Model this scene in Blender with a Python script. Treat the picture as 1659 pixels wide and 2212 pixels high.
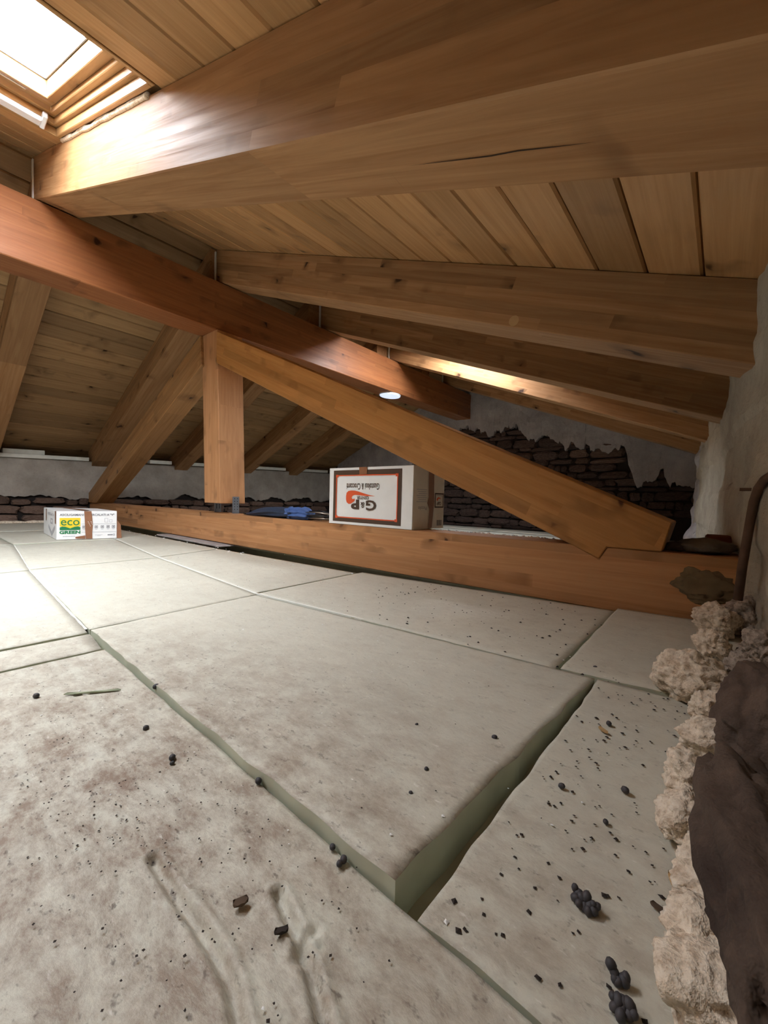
import bpy, bmesh, math, random
from mathutils import Vector, Matrix, noise

for o in list(bpy.data.objects):
    bpy.data.objects.remove(o)
scene = bpy.context.scene
COL = scene.collection
S = 1.3            # metres per survey unit
FZ = -0.245        # survey height of the floor (camera is the survey origin)
rnd = random.Random(7)

# ------------------------------------------------------------------ camera
FPX, YAW, PITCH, ROLL = 879.3, 0.6930, -0.0325, 0.0275
fw = Vector((-math.sin(YAW)*math.cos(PITCH), math.cos(YAW)*math.cos(PITCH), math.sin(PITCH)))
rt = Vector((math.cos(YAW), math.sin(YAW), 0))
up = rt.cross(fw)
cxa = rt*math.cos(ROLL) + up*math.sin(ROLL)
cya = -rt*math.sin(ROLL) + up*math.cos(ROLL)

def W(p):
    return Vector((p[0]*S, p[1]*S, (p[2]-FZ)*S))

cam_d = bpy.data.cameras.new('camera')
cam_d.sensor_fit = 'VERTICAL'
cam_d.sensor_height = 36.0
cam_d.lens = FPX*36.0/2212.0
cam_d.clip_start = 0.01
cam = bpy.data.objects.new('camera', cam_d)
COL.objects.link(cam)
M = Matrix((cxa, cya, -fw)).transposed().to_4x4()
M.translation = W((0, 0, 0))
cam.matrix_world = M
scene.camera = cam

def ray(px, py):
    u = (px-829.5)/FPX
    v = -(py-1106)/FPX
    return fw + cxa*u + cya*v
def atZ(px, py, z):
    d = ray(px, py); return d*(z/d.z)
def atY(px, py, y):
    d = ray(px, py); return d*(y/d.y)
def atX(px, py, x):
    d = ray(px, py); return d*(x/d.x)

# ------------------------------------------------------------------ world, light, exposure
world = bpy.data.worlds.new('overcast_sky')
scene.world = world
world.use_nodes = True
bg = world.node_tree.nodes['Background']
bg.inputs['Color'].default_value = (0.86, 0.92, 1.0, 1)
bg.inputs['Strength'].default_value = 26.0
scene.view_settings.view_transform = 'Standard'
scene.view_settings.look = 'None'
scene.view_settings.gamma = 1
scene.view_settings.use_curve_mapping = False
scene.view_settings.exposure = 0.98

# slopes of the roof: right slope falls to +X, left slope falls to -X
SR, SL = 0.3885, 0.459
def zr(x, h=0.0): return 0.444 + h - SR*x             # underside of right boards
def zl(x, h=0.0): return 1.188 + h + SL*(x+2.07)      # underside of left boards
XR = -1.992                                           # ridge line
def portal(name, y0, y1, h):
    l = bpy.data.lights.new(name, 'AREA')
    l.shape = 'RECTANGLE'
    x0, x1 = -1.60, -0.86
    a = W((x0, y0, zr(x0, h))); b = W((x1, y0, zr(x1, h))); c = W((x0, y1, zr(x0, h)))
    l.size = (b-a).length; l.size_y = (c-a).length
    l.cycles.is_portal = True
    o = bpy.data.objects.new(name, l); COL.objects.link(o)
    ex = (b-a).normalized(); ey = (c-a).normalized(); ez = ex.cross(ey)
    m = Matrix((ex, ey, ez)).transposed().to_4x4(); m.translation = (b+c)/2
    o.matrix_world = m
    return o
WIN_H = 0.16
portal('skylight_portal', -0.225, 0.335, WIN_H)
portal('skylight_portal', 1.845, 2.40, WIN_H)
portal('skylight_portal', -.92, -.37, WIN_H)  # portal of the nearer added fill window
portal('skylight_portal', -1.62, -1.06, WIN_H)  # portal of the farther added fill window

# ------------------------------------------------------------------ material helpers
def lin(r, g, b):
    f = lambda c: ((c/255)/12.92 if c/255 <= .04045 else ((c/255+.055)/1.055)**2.4)
    return (f(r), f(g), f(b), 1)

class NT:
    def __init__(s, name):
        s.m = bpy.data.materials.new(name); s.m.use_nodes = True
        s.t = s.m.node_tree; s.t.nodes.clear()
        s.out = s.n('ShaderNodeOutputMaterial')
        s.b = s.n('ShaderNodeBsdfPrincipled')
        s.l(s.b.outputs[0], s.out.inputs[0])
    def n(s, typ, **kw):
        nd = s.t.nodes.new(typ)
        for k, v in kw.items(): setattr(nd, k, v)
        return nd
    def l(s, a, b): s.t.links.new(a, b)
    def put(s, sock, v):
        if isinstance(v, bpy.types.NodeSocket): s.l(v, sock)
        elif v is not None: sock.default_value = v
    def math(s, op, a, b=None, clamp=False):
        nd = s.n('ShaderNodeMath', operation=op, use_clamp=clamp)
        s.put(nd.inputs[0], a)
        if b is not None: s.put(nd.inputs[1], b)
        return nd.outputs[0]
    def vmul(s, v, k):
        nd = s.n('ShaderNodeVectorMath', operation='MULTIPLY'); s.put(nd.inputs[0], v); s.put(nd.inputs[1], k); return nd.outputs[0]
    def vadd(s, v, k):
        nd = s.n('ShaderNodeVectorMath', operation='ADD'); s.put(nd.inputs[0], v); s.put(nd.inputs[1], k); return nd.outputs[0]
    def xyz(s, v):
        nd = s.n('ShaderNodeSeparateXYZ'); s.l(v, nd.inputs[0]); return nd.outputs
    def comb(s, x, y, z):
        nd = s.n('ShaderNodeCombineXYZ')
        for i, v in enumerate((x, y, z)): s.put(nd.inputs[i], v)
        return nd.outputs[0]
    def noise(s, v, scale, detail=3, rough=.5, dist=0):
        nd = s.n('ShaderNodeTexNoise'); s.put(nd.inputs['Vector'], v)
        nd.inputs['Scale'].default_value = scale; nd.inputs['Detail'].default_value = detail
        nd.inputs['Roughness'].default_value = rough; nd.inputs['Distortion'].default_value = dist
        return nd.outputs[0]
    def vor(s, v, scale, feature='F1'):
        nd = s.n('ShaderNodeTexVoronoi', feature=feature); s.put(nd.inputs['Vector'], v)
        nd.inputs['Scale'].default_value = scale; return nd.outputs
    def white(s, v):
        nd = s.n('ShaderNodeTexWhiteNoise', noise_dimensions='3D'); s.put(nd.inputs['Vector'], v); return nd.outputs[0]
    def ramp(s, v, *stops):
        nd = s.n('ShaderNodeValToRGB'); s.put(nd.inputs[0], v)
        e = nd.color_ramp.elements
        while len(e) < len(stops): e.new(.5)
        for el, (p, c) in zip(e, stops):
            el.position = p; el.color = c if isinstance(c, tuple) else (c, c, c, 1)
        return nd.outputs[0]
    def mix(s, f, a, b, mode='MIX'):
        nd = s.n('ShaderNodeMix', data_type='RGBA', blend_type=mode)
        s.put(nd.inputs[0], f); s.put(nd.inputs[6], a); s.put(nd.inputs[7], b); return nd.outputs[2]
    def obj(s): return s.n('ShaderNodeTexCoord').outputs['Object']
    def pos(s): return s.n('ShaderNodeNewGeometry').outputs['Position']
    def rand(s): return s.n('ShaderNodeObjectInfo').outputs['Random']
    def bump(s, h, strength=.3, dist=.01):
        nd = s.n('ShaderNodeBump'); nd.inputs['Strength'].default_value = strength; nd.inputs['Distance'].default_value = dist
        s.put(nd.inputs['Height'], h); s.l(nd.outputs[0], s.b.inputs['Normal'])
    def fin(s, col, rough=.6, metal=0, spec=.4):
        s.put(s.b.inputs['Base Color'], col); s.put(s.b.inputs['Roughness'], rough)
        s.b.inputs['Metallic'].default_value = metal; s.b.inputs['Specular IOR Level'].default_value = spec
        return s.m

def plain(name, rgb, rough=.6, metal=0, var=.06, scale=25):
    t = NT(name); c = lin(*rgb)
    n = t.noise(t.obj(), scale, 4)
    d = tuple(x*(1-var*2) for x in c[:3])+(1,)
    return t.fin(t.ramp(n, (.3, d), (.7, c)), rough, metal)

def wood(name, dark, light, lam=.04, seg=1.1, knots=.5, rough=.5, lamvar=.5, stain=0.35, board=False, spec=.25):
    t = NT(name); o = t.obj(); r = t.rand()
    off = t.math('MULTIPLY', r, 37.0)
    x, y, z = t.xyz(o)
    if board:
        row = off; hsh = r
        vz = t.math('ADD', z, off)
    else:
        row = t.math('FLOOR', t.math('ADD', t.math('DIVIDE', z, lam), 50.5))
        row = t.math('ADD', row, t.math('FLOOR', t.math('MULTIPLY', r, 90)))
        h0 = t.white(t.comb(row, 3.1, 1.7))
        sg = t.math('FLOOR', t.math('DIVIDE', t.math('ADD', x, t.math('MULTIPLY', h0, 7.0)), seg))
        hsh = t.white(t.comb(row, sg, 5.3))
    sx = t.math('ADD', x, t.math('MULTIPLY', hsh, 13.0))
    v = t.comb(sx, t.math('ADD', y, off), z)
    g1 = t.noise(t.vmul(v, (1.8, 38, 38)), 1.0, 4, .6, 1.2)
    g2 = t.noise(t.vmul(v, (4, 120, 120)), 1.0, 2, .5)
    base = t.ramp(g1, (.05 if board else .18, lin(*dark)), (.95 if board else .82, lin(*light)))
    base = t.mix(t.math('MULTIPLY', g2, .30), base, lin(*[c*.72 for c in dark]), 'MIX')
    # each lamella / board has its own tone
    tone = t.ramp(hsh, (0, 1-(.7 if board else .55)*lamvar), (.5, 1.0), (1, 1+.25*lamvar))
    base = t.mix(1.0, base, tone, 'MULTIPLY')
    # knots
    kv = t.comb(t.math('MULTIPLY', sx, 5.0), t.math('MULTIPLY', y, 5.5 if board else 4), t.math('ADD', t.math('MULTIPLY', z, 5.0 if not board else 3), t.math('MULTIPLY', hsh, 9)))
    wob = t.noise(t.vmul(v, (9, 9, 9)), 1, 2)
    vo = t.vor(t.vadd(kv, t.comb(wob, wob, wob)), 1.0)
    pick = t.math('GREATER_THAN', t.xyz(vo['Color'])[0], 1-knots)
    km = t.math('MULTIPLY', t.ramp(vo['Distance'], (.06, 1.0), (.11, .0)), pick)
    kr = t.math('MULTIPLY', t.ramp(vo['Distance'], (.1, .65), (.34, .0)), pick)
    base = t.mix(kr, base, lin(*[c*.74 for c in dark]))
    base = t.mix(km, base, lin(dark[0]*.42, dark[1]*.36, dark[2]*.3))
    # grey-brown handling stains
    st = t.noise(t.vmul(v, (2.2, 5, 7)), 1, 3, .6)
    base = t.mix(t.ramp(st, (.60, 0.0), (.76, stain)), base, lin(dark[0]*.62, dark[1]*.62, dark[2]*.64))
    t.bump(t.math('ADD', g1, t.math('MULTIPLY', g2, .5)), .18, .004)
    return t.fin(base, t.ramp(g1, (.3, rough+.1), (.7, rough-.06)), 0, spec)

M_RAFTER = wood('rafter_wood', (138, 96, 60), (180, 138, 96), knots=.75, lamvar=.45, rough=.6, spec=.2)
M_STRUT = wood('strut_wood', (172, 116, 62), (200, 146, 86), knots=.75, lamvar=.35, rough=.5)
M_TIE = wood('tie_wood', (170, 116, 72), (202, 152, 106), knots=.85, lamvar=.5, stain=.5)
M_RIDGE = wood('ridge_wood', (126, 74, 42), (158, 102, 62), knots=.6, lamvar=.35, rough=.42)
M_BOARD = wood('board_wood', (160, 116, 72), (204, 158, 108), knots=.75, board=True, lamvar=.45, rough=.45)
M_BOARD_L = wood('left_board_wood', (142, 108, 72), (186, 150, 108), knots=.9, board=True, lamvar=.4, rough=.6)
M_POST = wood('post_wood', (170, 118, 76), (206, 156, 112), knots=.9, lamvar=.3)
M_LSTRUT = wood('left_strut_wood', (140, 98, 58), (176, 132, 86), knots=.6, lamvar=.3)
M_WINWOOD = wood('window_wood', (150, 110, 66), (184, 144, 98), knots=.1, board=True, lamvar=.15, rough=.35, stain=.1)

def m_floor(name, base, dirt, dusty):
    t = NT(name); p = t.pos()
    n1 = t.noise(p, 3.0, 5, .6); n2 = t.noise(p, 22, 5, .65); n3 = t.noise(t.vmul(p, (60, 150, 60)), 1, 3, .6)
    c = t.ramp(n1, (.3, lin(*[k*.95 for k in base])), (.7, lin(*base)))
    c = t.mix(t.ramp(n2, (.55, 0.0), (.8, .30)), c, lin(*dirt))
    # trodden-in dirt gathers where people climb in
    x, y, z = t.xyz(p)
    dx = t.math('SUBTRACT', x, -0.36*S); dy = t.math('SUBTRACT', y, 0.10*S)
    d = t.math('SQRT', t.math('ADD', t.math('MULTIPLY', t.math('MULTIPLY', dx, .8), t.math('MULTIPLY', dx, .8)), t.math('MULTIPLY', t.math('MULTIPLY', dy, 1.6), t.math('MULTIPLY', dy, 1.6))))
    foot = t.ramp(d, (.06, 1.0), (.70, 0.14))
    sm = t.noise(t.vmul(p, (17, 28, 17)), 1, 7, .78, .15)
    sm2 = t.noise(t.vmul(p, (70, 110, 70)), 1, 3, .7)
    m1 = t.math('MULTIPLY', t.ramp(sm, (.40, 0.0), (.62, .95)), foot)
    c = t.mix(m1, c, lin(*dirt))
    m2 = t.math('MULTIPLY', t.ramp(sm2, (.60, 0.0), (.70, .9)), t.ramp(foot, (0, .18), (1, .75)))
    c = t.mix(m2, c, lin(dirt[0]*.5, dirt[1]*.45, dirt[2]*.42))
    sc = t.ramp(n3, (.66, 0.0), (.74, .5))
    c = t.mix(t.math('MULTIPLY', sc, .8), c, lin(240, 238, 232))
    t.bump(t.math('ADD', t.math('MULTIPLY', n2, .7), t.math('MULTIPLY', sm, .9)), .35, .006)
    return t.fin(c, .55, 0, .35)
M_FLOOR = m_floor('insulation_skin', (206, 203, 187), (136, 116, 98), 1)
M_FCUT = plain('insulation_cut_edge', (198, 201, 180), .7, var=.05)
M_SUB = plain('subfloor_screed', (176, 172, 150), .8)

def m_concrete(name, a, b, stainc):
    t = NT(name); p = t.pos()
    n1 = t.noise(p, 5, 6, .65); n2 = t.noise(p, 45, 4, .7); n3 = t.noise(p, 160, 2)
    c = t.ramp(n1, (.3, lin(*a)), (.72, lin(*b)))
    c = t.mix(t.ramp(n2, (.56, 0.0), (.75, .4)), c, lin(*stainc))
    pit = t.vor(t.vadd(p, t.comb(n1, n1, n1)), 30)['Distance']
    c = t.mix(t.ramp(pit, (.05, .8), (.09, 0.0)), c, lin(*[k*.45 for k in stainc]))
    t.bump(t.math('ADD', t.math('ADD', n1, t.math('MULTIPLY', n2, .7)), t.math('MULTIPLY', n3, .3)), .5, .012)
    return t.fin(c, .9, 0, .2)
M_CONC = m_concrete('grey_concrete', (146, 138, 128), (178, 170, 160), (120, 110, 100))
M_PLAST = m_concrete('gable_plaster', (144, 136, 133), (176, 168, 164), (116, 108, 104))
M_WALLR = m_concrete('right_wall_concrete', (150, 142, 128), (184, 176, 160), (112, 104, 86))
M_PIER = m_concrete('flaking_plaster', (150, 146, 148), (188, 184, 186), (96, 92, 92))

def m_stone(name, a, b):
    t = NT(name); o = t.obj(); r = t.rand()
    n = t.noise(t.vadd(o, t.comb(t.math('MULTIPLY', r, 20), r, r)), 9, 6, .7)
    c = t.ramp(n, (.3, lin(*a)), (.7, lin(*b)))
    c = t.mix(1.0, c, t.ramp(r, (0, .65), (1, 1.25)), 'MULTIPLY')
    t.bump(n, .8, .02)
    return t.fin(c, .9, 0, .2)
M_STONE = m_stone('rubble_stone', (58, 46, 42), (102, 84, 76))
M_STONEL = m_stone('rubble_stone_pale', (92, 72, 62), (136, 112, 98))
M_MORTAR = plain('dark_mortar', (44, 36, 32), .95, var=.2)
M_ROCK = m_stone('dark_rock', (66, 54, 48), (104, 88, 76))
M_SLAB = m_stone('slate_slab', (92, 86, 78), (130, 122, 112))
M_SMEAR = plain('mortar_smear', (132, 112, 84), .95, var=.2)
M_BRICK = plain('brick_red', (120, 70, 54), .9, var=.15)

def m_foam(name, a, b, c2):
    t = NT(name); o = t.obj()
    n = t.noise(o, 22, 5, .7); n2 = t.noise(o, 90, 4, .7)
    c = t.ramp(n2, (.36, lin(*c2)), (.52, lin(*a)), (.75, lin(*b)))
    c = t.mix(t.ramp(n, (.58, 0.0), (.78, .35)), c, lin(*c2))
    t.bump(t.math('ADD', n, n2), .6, .008)
    return t.fin(c, .9, 0, .15)
M_FOAM = m_foam('cream_foam', (226, 210, 188), (240, 228, 210), (188, 166, 142))
M_FOAMG = m_foam('dusty_foam', (178, 164, 150), (204, 190, 176), (134, 120, 108))
M_FOAMW = plain('white_foam', (226, 226, 216), .8, var=.05)
M_PELLET = plain('dark_pellet', (74, 70, 72), .6, var=.2)
M_CRUMB = plain('dark_crumb', (56, 46, 40), .9, var=.2)
M_BARK = plain('bark_brown', (92, 74, 58), .9, var=.25)
M_STRAW = plain('straw', (186, 150, 104), .8)
M_SPLINT = plain('green_splinter', (150, 156, 128), .8)
M_WHITEBIT = plain('white_bit', (240, 240, 236), .8)
M_CARD = plain('white_carton', (238, 238, 236), .55, var=.02)
M_CARDS = plain('cream_carton_side', (226, 222, 210), .6, var=.03)
M_KRAFT = plain('kraft_inside', (168, 132, 98), .8)
M_BROWN = plain('print_brown', (80, 60, 46), .5, var=.02)
M_ORANGE = plain('print_orange', (226, 92, 48), .5, var=.01)
M_GREYP = plain('print_grey', (120, 120, 124), .5, var=.02)
M_LGREY = plain('print_light_grey', (184, 184, 188), .5, var=.02)
M_YEL = plain('print_yellow', (236, 204, 46), .5, var=.01)
M_GREEN = plain('print_green', (34, 124, 76), .5, var=.01)
M_TAPE = plain('packing_tape', (150, 104, 76), .28, var=.1)
M_ZINC = plain('galvanised_steel', (136, 142, 152), .4, .7)
M_HOLE = plain('dark_hole', (24, 22, 24), .9)
M_STEEL = plain('umbrella_steel', (170, 166, 156), .3, .9)
M_NAVY = plain('navy_cloth', (44, 56, 78), .65, var=.15)
M_BLUE = plain('blue_cloth', (78, 108, 168), .6, var=.12)
M_BLACK = plain('black_plastic', (22, 22, 24), .4)
M_RUST = plain('rusty_pipe', (104, 78, 62), .75, .2, var=.25)
M_ALU = plain('white_aluminium', (226, 228, 232), .3, .3)
M_GASKET = plain('grey_gasket', (110, 116, 122), .5)
def m_glass():
    t = NT('window_glass')
    tr = t.n('ShaderNodeBsdfTransparent'); gl = t.n('ShaderNodeBsdfGlossy'); gl.inputs['Roughness'].default_value = .03
    mx = t.n('ShaderNodeMixShader'); mx.inputs[0].default_value = .06
    t.l(tr.outputs[0], mx.inputs[1]); t.l(gl.outputs[0], mx.inputs[2]); t.l(mx.outputs[0], t.out.inputs[0])
    return t.m
M_GLASS = m_glass()
def m_glow(name, col, st):
    t = NT(name)
    t.b.inputs['Emission Color'].default_value = col; t.b.inputs['Emission Strength'].default_value = st
    return t.fin((.8, .84, .9, 1), .4)
M_GLOW = m_glow('glowing_face', (.62, .72, 1, 1), .45)

# ------------------------------------------------------------------ mesh helpers
WM = {}
def link(o, parent=None, mw=None):
    COL.objects.link(o)
    mw = mw or Matrix.Identity(4)
    if parent is not None:
        o.parent = parent
        o.matrix_parent_inverse = Matrix.Identity(4)
        o.matrix_basis = WM[parent.name].inverted() @ mw
    else:
        o.matrix_world = mw
    WM[o.name] = mw
    return o
def tag(o, label=None, cat=None, group=None, kind=None):
    if label: o['label'] = label
    if cat: o['category'] = cat
    if group: o['group'] = group
    if kind: o['kind'] = kind
    return o
def empty(name, base):
    o = bpy.data.objects.new(name, None); o.empty_display_size = .05
    return link(o, None, Matrix.Translation(W(base)))
def frame(origin, ex, ey, ez):
    m = Matrix((Vector(ex).normalized(), Vector(ey).normalized(), Vector(ez).normalized())).transposed().to_4x4()
    m.translation = W(origin); return m
def me_from(name, verts, faces, mats, fm=None, bevel=0, smooth=False):
    """verts in metres, local"""
    bm = bmesh.new()
    vs = [bm.verts.new(v) for v in verts]
    for i, f in enumerate(faces):
        try:
            fc = bm.faces.new([vs[k] for k in f])
            if fm: fc.material_index = fm[i]
        except ValueError: pass
    bmesh.ops.recalc_face_normals(bm, faces=bm.faces[:])
    if bevel:
        bmesh.ops.bevel(bm, geom=bm.edges[:], offset=bevel, segments=1, affect='EDGES', clamp_overlap=True)
    me = bpy.data.meshes.new(name)
    bm.to_mesh(me); bm.free()
    for m in (mats if isinstance(mats, (list, tuple)) else [mats]): me.materials.append(m)
    if smooth: me.polygons.foreach_set('use_smooth', [True]*len(me.polygons))
    return me
def obj(name, verts, faces, mats, parent=None, mw=None, fm=None, bevel=0, smooth=False):
    """verts in survey units (world); mw gives the local frame"""
    mw = mw or (Matrix.Translation(W(verts[0])) if parent is None else WM[parent.name].copy())
    inv = mw.inverted()
    lv = [inv @ W(v) for v in verts]
    me = me_from(name, lv, faces, mats, fm, bevel, smooth)
    return link(bpy.data.objects.new(name, me), parent, mw)
def prism(name, poly, y0, y1, mats, parent=None, mw=None, bevel=.003, capm=None):
    """polygon in XZ (survey units) extruded along Y"""
    n = len(poly)
    v = [(x, y0, z) for x, z in poly]+[(x, y1, z) for x, z in poly]
    f = [list(range(n)), list(range(2*n-1, n-1, -1))]+[[i, (i+1) % n, n+(i+1) % n, n+i] for i in range(n)]
    return obj(name, v, f, mats, parent, mw, bevel=bevel)
BOXF = [(0, 1, 2, 3), (7, 6, 5, 4), (0, 4, 5, 1), (1, 5, 6, 2), (2, 6, 7, 3), (3, 7, 4, 0)]
def hexa(name, c8, mats, parent=None, mw=None, bevel=0, fm=None):
    return obj(name, c8, BOXF, mats, parent, mw, fm=fm, bevel=bevel)
def box(name, a, b, mats, parent=None, mw=None, bevel=.002):
    x0, y0, z0 = a; x1, y1, z1 = b
    return hexa(name, [(x0, y0, z0), (x1, y0, z0), (x1, y1, z0), (x0, y1, z0), (x0, y0, z1), (x1, y0, z1), (x1, y1, z1), (x0, y1, z1)], mats, parent, mw, bevel)
def tube(name, pts, rad, mats, parent=None, seg=10, closed_ends=True):
    P = [W(p) for p in pts]; rad = rad if isinstance(rad, list) else [rad]*len(P)
    verts, faces = [], []
    prev = None
    for i, p in enumerate(P):
        d = (P[min(i+1, len(P)-1)]-P[max(i-1, 0)]).normalized()
        a = Vector((0, 0, 1)) if abs(d.z) < .9 else Vector((1, 0, 0))
        u = d.cross(a).normalized() if prev is None else (prev - d*prev.dot(d)).normalized()
        prev = u; w = d.cross(u)
        for k in range(seg):
            an = 2*math.pi*k/seg
            verts.append(p+(u*math.cos(an)+w*math.sin(an))*rad[i]*S)
    n = len(P)
    for i in range(n-1):
        for k in range(seg):
            faces.append((i*seg+k, i*seg+(k+1) % seg, (i+1)*seg+(k+1) % seg, (i+1)*seg+k))
    faces += [list(range(seg))[::-1], list(range((n-1)*seg, n*seg))]
    mw = Matrix.Translation(P[0]) if parent is None else WM[parent.name].copy()
    inv = mw.inverted()
    return link(bpy.data.objects.new(name, me_from(name, [inv @ v for v in verts], faces, mats, smooth=True)), parent, mw)
def blob_mesh(name, r, mats, seed, amp=.3, freq=1.5, sub=4, oct=4, squash=(1, 1, 1), fine=.0):
    """noisy lump, metres, centred; r radius in units"""
    bm = bmesh.new(); bmesh.ops.create_icosphere(bm, subdivisions=sub, radius=1)
    of = Vector((seed*3.7, seed*1.3, seed*5.1))
    for v in bm.verts:
        n = v.co.normalized()
        d = 1+amp*noise.fractal(n*freq+of, .8, 2.1, oct)+fine*noise.fractal(n*freq*5+of, .6, 2.2, 3)
        c = n*d*r*S
        v.co = Vector((c.x*squash[0], c.y*squash[1], c.z*squash[2]))
    me = bpy.data.meshes.new(name); bm.to_mesh(me); bm.free()
    me.materials.append(mats); me.polygons.foreach_set('use_smooth', [True]*len(me.polygons))
    return me
def blob(name, c, r, mats, seed, parent=None, rot=(0, 0, 0), **kw):
    me = blob_mesh(name, r, mats, seed, **kw)
    from mathutils import Euler
    mw = Matrix.Translation(W(c)) @ Euler(rot).to_matrix().to_4x4()
    return link(bpy.data.objects.new(name, me), parent, mw)

# ------------------------------------------------------------------ floor: insulation panels on a screed
fv, ff = [], []
for (ya, yb, zt_) in ((-4.2, .925, FZ-.022), (.925, 1.2, FZ-.10), (1.2, 3.9, FZ-.022)):
    n = len(fv)
    fv += [(-4.3, ya, zt_), (.3, ya, zt_), (.3, yb, zt_), (-4.3, yb, zt_), (-4.3, ya, FZ-.15), (.3, ya, FZ-.15), (.3, yb, FZ-.15), (-4.3, yb, FZ-.15)]
    ff += [tuple(n+k for k in f) for f in BOXF]
floor = obj('floor', fv, ff, M_SUB)
tag(floor, 'floor of pale green-white rigid insulation panels', None, None, 'structure')
def seg_d(p, a, b):
    ax, ay = a; bx, by = b
    t = max(0, min(1, ((p[0]-ax)*(bx-ax)+(p[1]-ay)*(by-ay))/max(1e-9, (bx-ax)**2+(by-ay)**2)))
    return math.hypot(p[0]-ax-t*(bx-ax), p[1]-ay-t*(by-ay))
def fz(px, py):
    p = atZ(px, py, FZ); return (p.x, p.y)
GROOVES = [([fz(*q) for q in g], w, dp) for g, w, dp in (
    ([(330, 1850), (385, 1935), (425, 1985), (465, 2050), (500, 2120), (520, 2230)], .0032, .007),
    ([(600, 1925), (640, 2010), (670, 2090), (705, 2230)], .0030, .008),
    ([(640, 2070), (655, 2030), (680, 2010)], .003, .004),
    ([(160, 1505), (240, 1486)], .0022, .002),
    ([(560, 1655), (700, 1660), (800, 1680), (980, 1745)], .0016, .002),
    ([(1050, 1790), (1110, 1830), (1190, 1885)], .0022, .003),
    ([(860, 1475), (900, 1500)], .0025, .002),
    ([(0, 1690), (100, 1650), (215, 1625)], .0018, .002))]
def panel(c4, zs=(0, 0, 0, 0), nx=48, ny=26, th=.0225, seed=0, wob=.0016):
    """c4: four corners (x,y) a->b along X side, b->c, c->d; zs height offsets of corners"""
    a, b, c, d = [Vector((p[0], p[1], FZ+z)) for p, z in zip(c4, zs)]
    V, F, fm = [], [], []
    for j in range(ny+1):
        for i in range(nx+1):
            s, t = i/nx, j/ny
            p = (a*(1-s)+b*s)*(1-t)+(d*(1-s)+c*s)*t
            e = (i in (0, nx)) or (j in (0, ny))
            q = Vector((p.x*9, p.y*9, seed*3.3))
            if e:
                jx = noise.noise(q*3+Vector((5, 0, 0)))*wob; jy = noise.noise(q*3+Vector((0, 9, 0)))*wob
                p = p+Vector((jx, jy, -.0003-abs(noise.noise(q*5))*.0006))
            else:
                z = noise.fractal(q*.5, .8, 2, 3)*.0016
                for g, w, dp in GROOVES:
                    if not (g[0][0]-.03 < p.x < g[-1][0]+.03 or g[-1][0]-.03 < p.x < g[0][0]+.03): continue
                    dd = min(seg_d((p.x, p.y), g[k], g[k+1]) for k in range(len(g)-1))
                    if dd < w*2.5: z -= dp*math.exp(-(dd/w)**2)*.8-.25*dp*math.exp(-((dd-2*w)/w)**2)
                p = p+Vector((0, 0, z))
            V.append(p)
    W1 = nx+1
    for j in range(ny):
        for i in range(nx):
            F.append((j*W1+i, j*W1+i+1, (j+1)*W1+i+1, (j+1)*W1+i)); fm.append(0)
    rim = [i for i in range(W1)]+[j*W1+nx for j in range(1, ny+1)]+[ny*W1+i for i in range(nx-1, -1, -1)]+[j*W1 for j in range(ny-1, 0, -1)]
    nb = len(V)
    for k in rim: V.append(Vector((V[k].x, V[k].y, FZ-th)))
    m = len(rim)
    for k in range(m):
        F.append((rim[k], nb+k, nb+(k+1) % m, rim[(k+1) % m])); fm.append(1)
    o = obj('panel', V, F, [M_FLOOR, M_FCUT], floor, fm=fm)
    o.data.polygons.foreach_set('use_smooth', [p.material_index == 0 for p in o.data.polygons])
    return o
# visible field, read off the survey
g = .0018
panel([(-.73+g, -.21), (.06, -.21), (.06, .188), (-.728+g, .2095-g)], nx=330, ny=170, seed=1)            # near row
panel([(-.826+g, -.21), (-.738-g, -.21), (-.730-g, .205), (-.826+g, .2125)], nx=14, ny=20, seed=2)
panel([(-1.60, -.21), (-.833-g, -.21), (-.833-g, .2125), (-1.60, .258)], (0, 0, .0, .0), seed=3)
panel([(-2.36, -.21), (-1.605, -.21), (-1.605, .260), (-2.36, .33)], seed=4)
def pz(px, py, h):
    p = atZ(px, py, FZ+h); return (p.x, p.y)
panel([pz(196, 1360, .001), pz(848, 1903, .011), pz(1283, 1464, .003), pz(553, 1285, .001)], (.001, .011, .003, .001), nx=80, ny=50, seed=5, wob=.003)  # lifted panel
panel([(-.1275, .195), (.06, .193), (.06, .648), (-.1235, .630)], nx=50, ny=60, seed=6, wob=.003)
panel([(-1.615, .262), (-.850, .219), (-.876, .572), (-1.625, .636)], seed=7)
panel([(-2.36, .335), (-1.62, .264), (-1.63, .636), (-2.385, .725)], seed=8)
panel([(-.885, .580), (-.181, .6275), (-.168, .990), (-.905, .985)], (0, 0, .018, .001), seed=9)
panel([(-.175, .6315), (.06, .653), (.06, .992), (-.164, .992)], (0, .004, .03, .024), seed=10)
panel([(-1.64, .641), (-.891, .578), (-.912, .965), (-1.73, .93)], seed=11)
panel([(-2.39, .732), (-1.645, .641), (-1.736, .93), (-2.50, .93)], seed=12)
panel([(-3.2, .80), (-2.395, .735), (-2.505, .93), (-3.2, .93)], nx=20, ny=10, seed=13)
for j, (y0, y1) in enumerate(((-1.4, -.62), (-.615, -.215))):
    for i in range(6):
        panel([(-3.9+i*.66, y0), (-3.9+i*.66+.656, y0), (-3.9+i*.66+.656, y1), (-3.9+i*.66, y1)], nx=6, ny=6, seed=20+i+10*j)
for (x0, x1, y0, y1) in ((-3.1, -2.365, -.21, .33), (-3.85, -3.105, -.21, .33), (-3.1, -2.395, .335, .73), (-3.85, -3.105, .335, .795), (-3.85, -3.205, .80, .93)):
    panel([(x0, y0), (x1, y0), (x1, y1), (x0, y1)], nx=16, ny=12, seed=int(y0*100)+40)
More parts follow.
